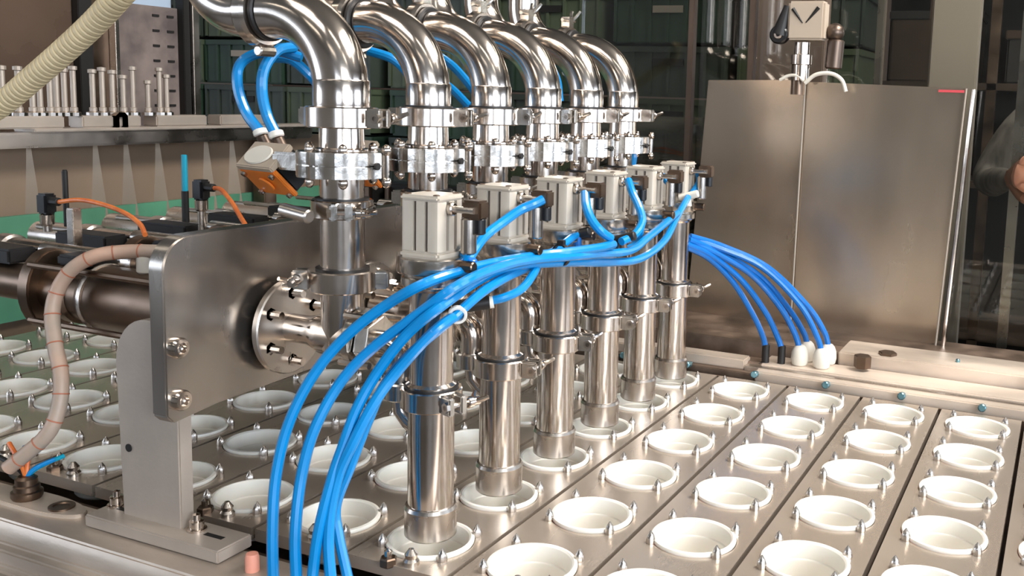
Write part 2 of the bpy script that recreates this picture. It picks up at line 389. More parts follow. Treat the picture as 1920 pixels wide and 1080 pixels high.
def nozzle(k):
    t = thing('filling_nozzle', '%s of the six steel filling nozzles, square air cylinder on top' % ORD[k], 'nozzle', (0, k, 0), 'six filling nozzles in a row')
    MB().lathe([(.145, .07), (.185, .06), (.2, .075), (.2, .27), (.203, .285), (.19, .31), (.17, .315)], 36).build('tip_collar', 'steel_soft', t)
    MB().lathe([(.175, .30), (.175, 1.07), (.19, 1.075), (.19, 1.085)], 40).build('lower_tube', 'steel', t)
    clamp(t, 1.08, .235, .155, [-.35, .15, .3, .2, .15, .1][k])
    MB().lathe([(.19, 1.24), (.19, 1.26), (.165, 1.28), (.165, 1.98), (.19, 2.0), (.19, 2.03)], 40).build('upper_tube', 'steel', t)
    MB().lathe([(.14, 2.02), (.215, 2.02), (.225, 2.03), (.225, 2.085), (.205, 2.095), (.205, 2.11), (.232, 2.12), (.236, 2.13), (.236, 2.225), (.226, 2.235), (.12, 2.235)], 40).build('mounting_ring', 'steel_cast', t)
    a = MB(); a.box((-.172, -.172, 2.235), (.172, .172, 2.29)); a.build('cylinder_foot', 'cyl', t, .018)
    b = grooved_square(.165, 2.29, 2.655, MB()).build('air_cylinder', 'cyl', t)
    MB().box((-.17, -.17, 2.655), (.17, .17, 2.70)).build('cylinder_cap', 'cyl', t, .016)
    for tt in (-.04, .06):  # dark inserts that deepen the shade in the slots
        MB().box((tt-.016, -.134, 2.295), (tt+.016, -.124, 2.655)).build('slot_lining', 'groove', b)
        MB().box((.124, tt-.016, 2.295), (.134, tt+.016, 2.655)).build('slot_lining', 'groove', b)
    for sx in (-1, 1):
        for sy in (-1, 1):
            MB().lathe([(.026, 2.70), (.026, 2.706), (.018, 2.708), (.016, 2.700)], 8, (sx*.125, sy*.125, 0)).build('cap_screw', 'steel_dark', t)
    # swivel fittings on the +x side
    f = MB().cyl((.165, -.02, 2.60), (.21, -.02, 2.60), .05, 14, ch=.008); f.cyl((.2, -.02, 2.60), (.38, -.02, 2.60), .026, 10)
    fo = f.build('swivel_fitting', 'steel_soft', t)
    MB().box((.26, -.01, 2.53), (.42, .12, 2.67)).build('fitting_block', 'steel_dark', fo, .015)
    MB().cyl((.30, .03, 2.54), (.30, .03, 2.27), .058, 14, ch=.012).build('flow_regulator', 'steel_soft', fo)
    MB().cyl((.38, .05, 2.54), (.38, .05, 2.42), .045, 12, ch=.01).build('hose_collet', 'blackgloss', fo)
    MB().cyl((.22, .05, 2.17), (.34, .05, 2.17), .045, 10, ch=.008).build('lower_fitting', 'steel_dark', t)
    # product inlet: horizontal arm, bend down and foot collar
    path = [(-.62, 0, 1.50), (-.45, 0, 1.50)]+arc((-.42, 0, 1.36), PI/2, 0, .14, (1, 0, 0), (0, 0, 1), 10)+[(-.28, 0, 1.24)]
    MB().tube(path, .108, 24).build('inlet_bend', 'steel', t)
    MB().ring(1.10, 1.24, .05, .14, 28, (-.28, 0, 0)).build('inlet_collar', 'steel_cast', t)
    f = MB().tube([(-.28, 0, 1.11), (-.27, 0, 1.0), (-.2, 0, .93), (-.14, 0, .9)], .07, 14).build('inlet_foot', 'steel', t)
    return t
for k in range(6): nozzle(k)

# ============================================================ product pipes behind the nozzles
PX = -.75
def riser(k):
    x = PX-(.085 if k == 0 else 0)
    t = thing('product_pipe', '%s polished steel riser pipe with bend, clamps and valve block' % ORD[k], 'pipe', (x, k, 0), 'six product pipes behind the nozzles')
    r = .168
    # tee
    tb = MB().lathe([(.115, -.56), (.115, -.34), (.13, -.27), (r, -.18), (r, .16), (.12, .2)], 32, (0, 0, 1.52), (1, 0, 0))
    tb.tube([(0, 0, 1.42), (0, 0, 1.9)], r, 32)
    tb.lathe([(0, -.168), (.1, -.135), (.15, -.075), (.168, 0), (.168, .02)], 32, (0, 0, 1.52))
    tb.build('tee', 'steel', t)
    fl = MB().lathe([(.17, 0), (.37, 0), (.385, .012), (.385, .055), (.375, .065), (.17, .065)], 44, (-.66+(x-PX)*-1, 0, 1.53), (1, 0, 0)).build('flange', 'steel_soft', t)
    for j in range(6):
        a = j*PI/3+.5; p = (-.60, .275*math.cos(a), 1.53+.275*math.sin(a))
        mb = MB().cyl(p, (p[0]+.09, p[1], p[2]), .062, 6, ch=.008); mb.cyl((p[0]+.09, p[1], p[2]), (p[0]+.2, p[1], p[2]), .032, 8)
        mb.build('flange_bolt', 'steel', fl)
    MB().lathe([(.168, 0), (.23, 0), (.24, .012), (.24, .07), (.168, .08)], 30, (.16, 0, 1.52), (1, 0, 0)).build('outlet_collar', 'steel_cast', t)
    un = MB().prism([(.21*math.cos(i*PI/3+.3), 1.52+.21*math.sin(i*PI/3+.3)) for i in range(6)], .25, .37, 'x').build('union_nut', 'steel_cast', t, .012)
    for j in range(4):
        a = j*PI/2+.6; MB().cyl((.14, .25*math.cos(a), 1.52+.25*math.sin(a)), (.42, .25*math.cos(a), 1.52+.25*math.sin(a)), .028, 8).build('union_bolt', 'steel', un)
    clamp(t, 1.89, .265, .165, PI+.5 if k == 0 else -.4)
    MB().lathe([(r, 2.05), (r, 2.46)], 40).build('riser_tube', 'steel', t)
    cr = clamp(t, 2.46, .235, .14, -.9 if k == 0 else .2)
    if k == 0:
        MB().cyl((-.28, -.34, 2.53), (.02, -.38, 2.50), .052, 16, ch=.012).build('clamp_handle', 'steel_soft', cr)
    MB().lathe([(r, 2.60), (r, 2.78)], 40).build('riser_tube', 'steel', t)
    # valve block: two stacked hexagonal-ish castings
    vb = MB()
    for z0, z1, rr in ((2.775, 2.866, .345), (2.866, 2.876, .32), (2.876, 2.97, .345)):
        n = 44; pts = [((rr if i % 4 < 2 else rr-.022)*math.cos(i*2*PI/n+.12), (rr if i % 4 < 2 else rr-.022)*math.sin(i*2*PI/n+.12)) for i in range(n)]
        vb.prism(pts, z0, z1, 'z')
    vo = vb.build('valve_block', 'steel_cast', t, .004, smooth=20)
    MB().box((-.62, -.1, 2.80), (-.28, .1, 2.94)).build('valve_arm', 'steel_cast', vo, .02)
    for j in range(6):
        a = j*PI/3+.2; p = Vector(((.275 if j else .37)*math.cos(a), (.275 if j else .37)*math.sin(a), 0))
        mb = MB().ball(p+Vector((0, 0, 2.99)), .036, 10, 1.3); mb.cyl(p+Vector((0, 0, 2.74)), p+Vector((0, 0, 2.98)), .02, 8)
        mb.ball(p+Vector((0, 0, 2.745)), .036, 10, 1.3); mb.build('valve_bolt', 'steel', vo)
    MB().cyl((.325, .0, 2.87), (.345, .0, 2.87), .028, 10).build('valve_port', 'black', vo)
    MB().lathe([(.185, 2.965), (.20, 2.975), (.2, 2.99), (r+.005, 3.0), (r, 3.16)], 40).build('riser_tube', 'steel', t)
    clamp(t, 3.15, .275, .16, [.1, .2, .35, -.1, .15, .1][k])
    # bend, gasket, clamp, upward bend
    R = .60; zc = 3.42; rb = .208 if k == 0 else .184
    path = [(0, 0, 3.30), (0, 0, 3.36)]+arc((-R, 0, zc), 0, PI/2, R, (1, 0, 0), (0, 0, 1), 20)+[(-R-.06, 0, zc+R)]
    MB().lathe([(rb+.004, 3.295), (rb+.006, 3.31), (rb+.006, 3.50), (rb, 3.512)], 40).build('bend_sleeve', 'steel', t)
    MB().tube(path, rb, 36).build('pipe_bend', 'steel', t)
    MB().ring(-.02, .03, .15, .225, 36, (-R-.09, 0, zc+R), (-1, 0, 0)).build('gasket', 'black', t)
    cl = MB().lathe([(.16, 0), (.255, 0), (.275, .03), (.275, .1), (.255, .13), (.16, .13)], 36, (-R-.12, 0, zc+R), (-1, 0, 0)).build('clamp_ring', 'steel', t)
    b = MB().box((-R-.24, -.06, zc+R+.26), (-R-.13, .06, zc+R+.38)); b.cyl((-R-.185, -.14, zc+R+.34), (-R-.185, .18, zc+R+.34), .022, 8)
    b.tube([(-R-.185, .12, zc+R+.34), (-R-.14, .18, zc+R+.42), (-R-.13, .22, zc+R+.46)], .022, 8)
    b.tube([(-R-.185, .12, zc+R+.34), (-R-.23, .18, zc+R+.42), (-R-.24, .22, zc+R+.46)], .022, 8)
    b.build('wing_bolt', 'steel_cast', cl, 0)
    b = MB().cyl((-R-.185, -.05, zc+R-.30), (-R-.185, .12, zc+R-.30), .045, 10, ch=.01).build('clamp_hinge', 'steel_cast', cl)
    x2 = -R-.25
    path = [(x2, 0, zc+R), (x2-.06, 0, zc+R)]+arc((x2-.06, 0, zc+R+.5), -PI/2, -PI, .5, (1, 0, 0), (0, 0, 1), 16)+[(x2-.56, 0, zc+R+3)]
    MB().tube(path, .2, 32).build('supply_bend', 'steel', t)
    # pneumatic valve head with orange lid on the -x arm
    h = thing('x', '', '', (0, 0, 0)); h.parent = t; bpy.data.objects.remove(h)
    return t
for k in range(6): riser(k)
# orange lidded position boxes on the valve arms
def position_box(k, x):
    r3 = Vector((.70, .71, 0)).normalized(); z3 = Vector((0, 0, 1)); t3 = Vector((.71, -.70, .08)).normalized()
    e1 = .25*r3-.03*z3+.40*t3; e2 = .19*r3-.21*z3-.135*t3; e3 = .16*r3+.2*z3-.085*t3
    o = Vector((x-.3, k-.05, 2.79))
    t = thing('position_sensor_box', 'orange and black sensor box with round grey lid beside the %s riser pipe' % ORD[k], 'sensor', o, 'sensor boxes on the valve arms')
    def rot(mb): mb.v = [e1*v.x+e2*v.y+e3*v.z for v in mb.v]; return mb
    rot(MB().box((.03, .1, .14), (.97, .97, 1))).build('housing', 'blackgloss', t, .015)
    rot(MB().box((0, .08, 0), (1, 1, .14))).build('front_cover', 'orange', t, .008)
    rot(MB().box((0, -.08, 0), (1, .1, 1))).build('lid', 'headbeige', t, .01)
    rot(MB().lathe([(0, .0), (.34, .0), (.36, .02), (.34, .06), (0, .07)], 24, (.45, -.08, .45), (0, -1, 0))).build('round_badge', 'gland', t)
    for a in (.1, .9):
        for b in (.2, .9):
            c = e1*a+e2*b; MB().cyl(c, c-e3.normalized()*.03, .026, 10, ch=.005).build('cover_screw', 'steel', t)
    c = e1*.5+e2*.55; MB().cyl(c, c-e3.normalized()*.02, .075, 20, ch=.006).build('cover_boss', 'orange', t)
    c = e1*.9+e2*.6+e3*.9; MB().cyl(c, c+Vector((.22, .1, .04)), .05, 12).build('mounting_stem', 'steel_dark', t)
    return t
position_box(0, -1.56); position_box(1, -1.50); position_box(2, -1.5)

# ============================================================ mounting plate, post and foot
mp = thing('mounting_plate', 'tall brushed steel plate with rounded corner carrying the pump flanges', 'plate', (-1.5, 0, 0))
c = .24; top0, top1, bot = 2.36, 2.36, 1.0
pts = [(-1.1, bot+.06), (-1.04, bot)]+[(-.62, bot+.04)]+[(5.6, bot+.16), (5.6, top1)]
pts += [(-1.1+c-c*math.sin(a), top0-c+c*math.cos(a)) for a in [i*PI/2/10 for i in range(11)]]
MB().prism(pts, -.15, 0, 'x').build('plate_body', 'bracket', mp, .012)
for y, z in ((-1.01, 1.56), (-1.0, 1.17)):
    MB().lathe([(.078, 0), (.078, .045), (.066, .065), (.042, .066), (.038, .035), (0, .03)], 24, (0.0, y, z), (1, 0, 0)).build('socket_screw', 'steel', mp)
ps = thing('support_post', 'beadblasted steel post with rounded shoulder bolted upright on its slotted foot', 'bracket', (-2.035, -.83, 0))
pts = [(.335, .05), (.335, 1.62), (.2, 1.66), (.1, 1.66)]+[(.02-.34*math.sin(a), 1.30+.36*math.cos(a)) for a in [i*PI/2/8 for i in range(9)]]+[(-.29, .05)]
MB().prism(pts, 0, .13, 'y').build('post_body', 'bead', ps, .012)
MB().cyl((-.2, .01, .62), (-.2, -.008, .62), .032, 16).build('drilled_hole', 'dark', ps)
ft = MB().box((-.54, -.15, -.035), (.86, .19, .065)).build('foot', 'bead', ps, .012)
for x, y in ((-.46, .08), (.44, .05)):
    b = MB().lathe([(.075, .075), (.075, .09), (.05, .095), (.055, .10), (.055, .15), (.03, .155), (.028, .2), (0, .21)], 16, (x, y, -.01)).build('foot_bolt', 'steel', ps)
for x, y in ((.64, .03), (-.34, .05)):
    MB().box((x-.09, y-.022, .06), (x+.09, y+.022, .067)).build('slot', 'dark', ps)
tag(MB().lathe([(.05, 0), (.05, .1), (.042, .13), (0, .135)], 16).build('end_knob', 'knobred', loc=(-.9, -.92, -.04)), 'small salmon pink cap on the near rail beside the slotted foot', 'cap')

# ============================================================ dosing pumps behind the plate
def pump(k):
    t = thing('dosing_pump', '%s horizontal dosing pump cylinder behind the mounting plate' % ORD[k], 'pump', (-1.66, k, 1.53), 'dosing pumps behind the mounting plate')
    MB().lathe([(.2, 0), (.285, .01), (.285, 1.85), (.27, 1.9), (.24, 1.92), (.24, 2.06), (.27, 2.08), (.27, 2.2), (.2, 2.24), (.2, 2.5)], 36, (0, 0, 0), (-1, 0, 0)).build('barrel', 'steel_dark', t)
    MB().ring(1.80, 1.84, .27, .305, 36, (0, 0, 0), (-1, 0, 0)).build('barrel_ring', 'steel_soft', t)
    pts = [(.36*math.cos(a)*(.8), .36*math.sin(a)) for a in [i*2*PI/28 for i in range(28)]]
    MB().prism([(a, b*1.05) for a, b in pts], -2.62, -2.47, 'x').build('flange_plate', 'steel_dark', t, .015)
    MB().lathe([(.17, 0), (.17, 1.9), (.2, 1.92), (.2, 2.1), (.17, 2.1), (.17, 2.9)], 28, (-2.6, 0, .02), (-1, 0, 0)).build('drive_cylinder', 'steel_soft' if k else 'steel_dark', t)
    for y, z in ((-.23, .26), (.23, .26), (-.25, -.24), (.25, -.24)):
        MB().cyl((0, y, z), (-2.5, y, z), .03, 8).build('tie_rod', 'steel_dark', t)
    MB().box((-2.3, -.12, .26), (-1.95, .14, .36)).build('guide_block', 'black', t, .02)
    MB().cyl((-1.3, 0, .27), (-1.3, 0, .44), .09, 16, ch=.02).build('lubrication_cap', 'gland', t)
    MB().cyl((-.25, -.05, .28), (-1.15, -.05, .33), .06, 12, ch=.02).build('control_valve', 'blackgloss', t)
    MB().box((-3.7, -.12, .2), (-2.95, .16, .34)).build('guide_block', 'black', t, .02)
    MB().cyl((-1.75, .2, .3), (-2.9, .2, .3), .085, 16, ch=.02).build('side_cylinder', 'steel_soft', t)
    MB().cyl((-2.9, .2, .3), (-4.4, .2, .3), .03, 10).build('piston_rod', 'steel_soft', t)
    MB().ring(1.62, 1.74, .06, .13, 20, (0, .2, .3), (-1, 0, 0)).build('end_cap', 'steel_soft', t)
for k in range(6): pump(k)

def wire(name, pts, r, m, label, cat, group=None, n=8, seg=10, ends=None):
    o = MB().tube(spline(pts, n), r, seg)
    if ends is None: return tag(o.build(name, m), label, cat, group)
    t = thing(name, label, cat, pts[-1], group)
    for v in o.v: v -= Vector(pts[-1])
    o.build('hose', m, t)
    return t
def via(lst):                      # (u, v, y) -> point
    return [at(u, v, 1, y) for u, v, y in lst]
# proximity sensors with orange cables
def sensor(u, v, y, label, zb):
    p = at(u, v, 1, y)
    t = thing('proximity_sensor', label, 'sensor', (p.x, p.y, zb), 'proximity sensors on the pumps')
    h = p.z-zb
    MB().cyl((0, 0, 0), (0, 0, h-.12), .045, 12).build('threaded_stem', 'steel_soft', t)
    MB().lathe([(.05, h-.26), (.07, h-.24), (.07, h-.14), (.05, h-.12)], 14).build('lock_nut', 'steel', t)
    MB().box((-.075, -.07, h-.13), (.075, .07, h+.09)).build('plug_head', 'blackgloss', t, .02)
    MB().cyl((.05, 0, h+.01), (.2, 0, h+.01), .045, 10, ch=.01).build('cable_plug', 'black', t)
    return p
p1 = sensor(87, 378, 1.0, 'black angled sensor plug on a steel stem, left end of the longer orange cable', 1.83)
p2 = sensor(377, 352, 2.0, 'black angled sensor plug on a steel stem nearer the riser pipes', 1.83)
wire('sensor_cable', [p1+Vector((.19, 0, .01))]+via([(150, 375, 1.0), (195, 384, .95), (235, 400, .85), (262, 420, .75), (272, 440, .6)]), .024, 'cable', 'long orange sensor cable drooping from the left plug to the pumps', 'cable', 'orange sensor cables')
wire('sensor_cable', [p2+Vector((.19, 0, .01))]+via([(415, 356, 1.9), (435, 380, 1.7), (448, 402, 1.5), (462, 425, 1.2)]), .024, 'cable', 'short orange sensor cable dropping behind the mounting plate', 'cable', 'orange sensor cables')
# level rods and post
for (u, v0, v1, y, m, lab, r) in [(121, 318, 480, 1.4, 'black', 'thin black level rod standing left behind the pumps', .026), (345, 290, 425, 2.4, 'teal', 'thin teal level rod standing behind the pumps', .034)]:
    a = at(u, v0, 1, y); b = at(u, v1, 1, y)
    t = thing('level_rod', lab, 'rod', (a.x, a.y, b.z), 'level rods behind the pumps')
    MB().cyl((0, 0, 0), (0, 0, (a.z-b.z)*(.5 if m == 'teal' else .98)), r*1.2, 10).build('rod_base', 'black', t)
    MB().cyl((0, 0, (a.z-b.z)*.3), (0, 0, a.z-b.z), r, 10, ch=.008).build('rod', m, t)
a = at(138, 390, 1, .6); b = at(140, 475, 1, .6)
t = thing('square_post', 'short grey square steel post standing on the nearest pump', 'post', (a.x, a.y, 1.78), None)
MB().box((-.05, -.05, 0), (.05, .05, a.z-1.78)).build('post_body', 'steel_soft', t, .008)
MB().box((-.1, -.08, -.03), (.1, .08, .02)).build('post_foot', 'steel_dark', t, .008)
# braided hose on the left
pth = spline(via([(320, 474, .1), (290, 472, .0), (235, 472, -.1), (180, 480, -.25), (135, 505, -.35), (108, 545, -.42), (98, 590, -.48), (104, 650, -.55), (114, 700, -.6), (112, 755, -.66), (92, 810, -.75), (50, 850, -.85), (15, 878, -.92)]), 10)
t = thing('braided_hose', 'thick pinkish braided hose curving down at the left of the pumps', 'hose', pth[-1])
mb = MB().tube(pth, .062, 14); L0 = pth[-1].copy()
for v in mb.v: v -= L0
mb.build('hose', 'pink', t)
for i in range(6, len(pth)-4, 9):
    d = (pth[i+1]-pth[i]).normalized()
    MB().ring(-.006, .006, .055, .066, 16, pth[i]-L0, d, .002).build('hose_band', 'band', t)
# level probe fitting with coloured wires
t = thing('cable_gland', 'steel cable gland with blue and orange wires on the near rail at far left', 'fitting', (-3.42, -.86, -.04))
pts = [(.5*math.cos(a)+(.18 if math.cos(a) > 0 else 0), .15*math.sin(a)) for a in [i*2*PI/28 for i in range(28)]]
MB().prism(pts, -.01, .03, 'z').build('oval_base', 'rail', t, .006)
MB().lathe([(.11, .03), (.12, .05), (.12, .09), (.1, .1), (.1, .14), (.085, .15), (.085, .2), (.06, .22)], 18).build('threaded_gland', 'steel_dark', t)
MB().lathe([(.1, .03), (.1, .045), (.07, .045), (.06, .035), (0, .035)], 20, (.42, 0, 0)).build('blanking_screw', 'steel_dark', t)
for i, (m, dx, dy, dz) in enumerate([('blue', -.2, .1, .18), ('cable', -.28, .05, .22), ('blue', .1, .12, .12), ('cable', -.1, .15, .3), ('black', -.3, 0, .12), ('teal', .05, .2, .1)]):
    MB().tube(spline([(0, 0, .2), (dx*.3, dy*.3, .2+dz*.5), (dx*.7, dy*.8, .2+dz*.8), (dx*1.1, dy*1.5, .2+dz)], 5), .02, 8).build('wire', m, t)

# screws between the plates and the near rail
for i, (u, v) in enumerate([(385, 960), (103, 882), (728, 1056)]):
    p = at(u, v, 2, 0)
    t = thing('hex_screw', ['steel hex screw beside the foot of the post', 'steel hex screw left of the post near the gland', 'steel hex screw in front of the nearest nozzle'][i], 'screw', (p.x, p.y, 0), 'hex screws along the near plate ends')
    MB().cyl((0, 0, -.02), (0, 0, .05), .065, 6, ch=.01).build('screw_head', 'steel_dark', t)
    MB().lathe([(.03, .05), (.03, .1), (.0, .12)], 10).build('screw_tip', 'steel', t)

# ============================================================ blue air hoses
HG = 'blue air hoses bundled in front of the nozzles'
front = [
 ('outermost blue air hose at the left of the bundle', [(513, 1110, -.95), (511, 1000, -.9), (518, 890, -.82), (543, 790, -.72), (590, 700, -.58), (650, 630, -.45), (720, 575, -.33), (800, 530, -.22), (900, 499, .3), (1000, 480, 1.1), (1060, 473, 1.45), (1125, 464, 1.9), (1150, 458, 2.2)], .040),
 ('blue air hose just right of the outermost one', [(557, 1110, -.95), (554, 1000, -.9), (566, 890, -.8), (592, 800, -.7), (640, 715, -.55), (700, 652, -.42), (780, 592, -.3), (860, 535, -.15), (930, 503, .35), (1000, 487, 1.0), (1100, 478, 1.7), (1180, 470, 2.6), (1215, 445, 3.2), (1270, 400, 4.4)], .040),
 ('middle blue air hose with the lowest sag past the far nozzles', [(583, 1110, -.95), (597, 1000, -.9), (622, 900, -.8), (642, 840, -.72), (670, 765, -.62), (710, 695, -.5), (765, 625, -.4), (830, 572, -.28), (900, 524, .2), (960, 500, .75), (1050, 492, 1.4), (1140, 492, 2.2), (1200, 485, 2.9), (1245, 452, 3.7), (1270, 405, 4.4), (1290, 370, 4.8)], .040),
 ('blue air hose leaving the ring fitting of the nearest nozzle', [(622, 1110, -.95), (616, 1000, -.9), (632, 900, -.82), (662, 830, -.74), (702, 755, -.62), (742, 700, -.5), (795, 640, -.38), (830, 608, -.28), (862, 588, -.1)], .040),
 ('blue air hose at the right of the bundle crossing behind it', [(658, 1110, -.8), (636, 1010, -.75), (630, 950, -.72), (655, 880, -.66), (690, 790, -.56), (722, 720, -.46), (765, 668, -.36), (850, 595, -.2), (915, 540, .15), (980, 506, .9), (1050, 486, 1.5), (1120, 482, 2.2), (1185, 462, 3.0), (1203, 420, 3.0), (1197, 380, 2.95), (1184, 350, 2.98)], .038),
 ('short blue air hose curling out under the bundle to a black plug', [(905, 566, .55), (945, 558, .62), (980, 540, .8), (1003, 508, 1.05), (1012, 485, 1.3), (1040, 470, 1.5), (1080, 440, 1.95)], .036),
 ('blue air hose stretched from the second cylinder to the brass fitting', [(1018, 374, .98), (1002, 382, .92), (975, 394, .84), (945, 415, .7), (912, 440, .5), (892, 465, .38), (878, 488, .25)], .040),
 ('very short blue air hose beside the nearest air cylinder', [(876, 452, .12), (874, 470, .13), (866, 492, .15)], .038),
 ('turquoise blue air hose arching down beside the third cylinder', [(1097, 360, 1.98), (1099, 385, 1.92), (1108, 410, 1.9), (1125, 432, 1.95), (1145, 447, 2.1)], .042),
 ('blue air hose looping between the third and fourth cylinders', [(1178, 338, 2.96), (1186, 362, 2.85), (1198, 388, 2.8), (1204, 415, 2.75), (1190, 440, 2.6), (1165, 453, 2.4)], .04),
 ('blue air hose slanting from the farthest fitting to the bundle', [(1275, 397, 4.7), (1255, 410, 4.4), (1230, 430, 4.0), (1212, 447, 3.6), (1185, 462, 3.2)], .036),
 ('blue air hose curving over the farthest cylinder fitting', [(1308, 322, 5.1), (1310, 340, 5.1), (1300, 358, 5.0), (1288, 372, 4.9)], .036),
 ('stub of dark blue air hose between the two farthest cylinders', [(1241, 329, 4.35), (1254, 343, 4.35), (1270, 353, 4.4)], .04),
]
for hi, (lab, pts, r) in enumerate(front):
    pts = [(u, v, y+[-.05, -.02, .02, .06, .09, .12][hi % 6]*(1 if hi < 5 else 0)) for u, v, y in pts]
    wire('air_hose', via(pts), r, 'blue', lab, 'hose', HG)
# cable tie around the bundle, connectors
p = at(1052, 478, 1, 1.45)
t = thing('cable_tie', 'black cable tie strapped round the blue hose bundle', 'cable tie', p)
MB().ring(-.02, .02, .085, .10, 24, (0, 0, 0), (.25, 1, .02), .003).build('tie_band', 'black', t)
MB().box((-.03, -.03, .08), (.03, .03, .13)).build('tie_lock', 'black', t, .005)
p = at(895, 568, 1, .5)
t = thing('straight_connector', 'black push-in connector on the curled blue hose', 'connector', p)
MB().cyl((-.12, -.09, -.03), (.09, .05, .01), .055, 14, ch=.01).build('connector_body', 'black', t)
MB().cyl((.08, .04, .005), (.11, .06, .012), .05, 14).build('release_ring', 'white', t)
p = at(858, 590, 1, -.08)
t = thing('ring_fitting', 'white ringed hose fitting on the nearest nozzle tube', 'fitting', p)
MB().ring(-.02, .02, .048, .07, 20, (0, 0, 0), (.5, -.75, -.2), .005).build('release_ring', 'white', t)
MB().cyl((0, .01, 0), (-.08, .12, .03), .045, 12).build('fitting_body', 'black', t)
p = at(872, 498, 1, .2)
t = thing('branch_fitting', 'brass and blue Y fitting joining two short hoses', 'fitting', p)
for dx in (-.05, .05):
    MB().cyl((dx, 0, .0), (dx*1.2, 0, .06), .044, 12, ch=.008).build('collet', 'blue_dark', t)
    MB().cyl((dx*.9, 0, -.1), (dx, 0, .0), .035, 8).build('barb', 'steel_cast', t)
MB().box((-.1, -.04, -.14), (.1, .04, -.09)).build('manifold', 'steel_dark', t, .01)
for i, (u, v, y) in enumerate([(1168, 448, 2.5), (1290, 368, 4.85), (1082, 440, 1.98)]):
    p = at(u, v, 1, y)
    t = thing('tee_connector', ['dark tee connector where hoses meet before the fourth nozzle', 'pale tee connector below the farthest cylinder', 'dark tee connector beside the third nozzle'][i], 'connector', p, 'tee connectors on the hoses')
    MB().cyl((-.11, 0, -.03), (.12, .02, .04), .045, 12, ch=.008).build('tee_body', ['black', 'gland', 'black'][i], t)
    MB().cyl((0, 0, 0), (.02, -.02, -.12), .038, 10, ch=.006).build('tee_branch', ['steel_dark', 'gland', 'blue_dark'][i], t)

# right hand bundle dropping to the rail
ends = [(1436, 655, 6.0), (1466, 655, 6.05), (1500, 658, 6.1), (1514, 646, 6.35), (1541, 664, 6.1), (1553, 650, 6.35)]
starts = [(1286, 462, 5.05), (1288, 458, 5.05), (1288, 452, 5.1), (1292, 450, 5.1), (1290, 446, 5.15), (1294, 443, 5.15)]
mids = [[(1330, 485), (1375, 530), (1412, 590), (1430, 630)], [(1335, 480), (1390, 525), (1435, 585), (1457, 630)], [(1345, 476), (1410, 516), (1462, 575), (1490, 625)],
        [(1352, 474), (1425, 518), (1478, 578), (1506, 622)], [(1350, 466), (1430, 502), (1500, 572), (1532, 632)], [(1355, 462), (1440, 502), (1514, 574), (1545, 622)]]
WHO = ['lower left', 'second from the left', 'third from the left', 'fourth from the left', 'second from the right', 'rightmost']
for i in range(6):
    y0 = starts[i][2]; y1 = ends[i][2]
    pts = [starts[i]]+[(u, v, y0+(y1-y0)*f) for (u, v), f in zip(mids[i], (.3, .6, .85, .97))]+[ends[i]]
    wire('air_hose', via(pts), .038, 'blue_dark', '%s blue air hose arching down to the far rail' % WHO[i], 'hose', 'blue air hoses dropping to the far rail')
for i, (j, dz) in enumerate([(2, 0), (3, 0), (4, 0), (5, 0)]):
    p = via([ends[j]])[0]
    t = thing('hose_boot', ['cream domed boot at the left front of the four on the far rail', 'cream domed boot at the left back of the four', 'cream domed boot at the right front of the four', 'cream domed boot at the right back of the four'][i], 'fitting', (p.x, p.y, .12), 'four cream hose boots on the far rail')
    MB().lathe([(.08, 0), (.1, .02), (.112, .08), (.106, .17), (.082, .23), (.055, .26), (.04, .265)], 24).build('boot', 'gland', t)
    MB().cyl((0, 0, -.06), (0, 0, .02), .085, 12).build('boot_base', 'steel_dark', t)
for i in (0, 1):
    p = via([ends[i]])[0]
    t = thing('push_fitting', ['black push fitting at the leftmost hose end on the far rail', 'black push fitting at the second hose end on the far rail'][i], 'fitting', (p.x, p.y, .1), 'black push fittings on the far rail')
    MB().cyl((0, 0, 0), (0, 0, .26), .05, 12, ch=.01).build('fitting_body', 'black', t)
    MB().tube([(0, 0, .02), (-.1, -.06, -.03), (-.2, -.1, -.08)], .03, 8).build('fitting_tail', 'black', t)

# loops at the upper left and strips of hose behind the bends
loops = [
 ('blue air hose of the left loop above the orange sensor box', [(487, 246, .25), (462, 212, .25), (446, 165, .25), (448, 125, .28), (474, 103, .35), (520, 96, .45), (566, 108, .55)]),
 ('blue air hose of the right loop beside the first pipe bend', [(516, 250, .15), (500, 215, .15), (491, 170, .15), (496, 128, .18), (520, 95, .3), (552, 88, .5)]),
 ('blue air hose slanting down behind the first riser', [(500, 108, .6), (545, 112, .7), (580, 140, .8), (600, 165, .9)]),
 ('blue air hose behind the second pipe bend', [(690, 95, 1.5), (735, 110, 1.6), (762, 135, 1.7), (775, 160, 1.7)]),
 ('blue air hose behind the third pipe bend, upper', [(812, 98, 2.4), (850, 125, 2.4), (885, 165, 2.4), (905, 195, 2.4)]),
 ('blue air hose behind the third pipe bend, lower', [(800, 135, 2.6), (845, 165, 2.6), (880, 200, 2.6)]),
 ('blue air hose behind the fifth pipe bend', [(1010, 95, 4.3), (1030, 120, 4.3), (1045, 150, 4.3), (1050, 190, 4.3)]),
 ('short blue air hose under the farthest valve block', [(1187, 284, 5.0), (1188, 295, 5.0), (1186, 310, 5.0)]),
]
for lab, pts in loops:
    wire('air_hose', via(pts), .044, 'blue', lab, 'hose', 'blue air hoses around the pipe bends')
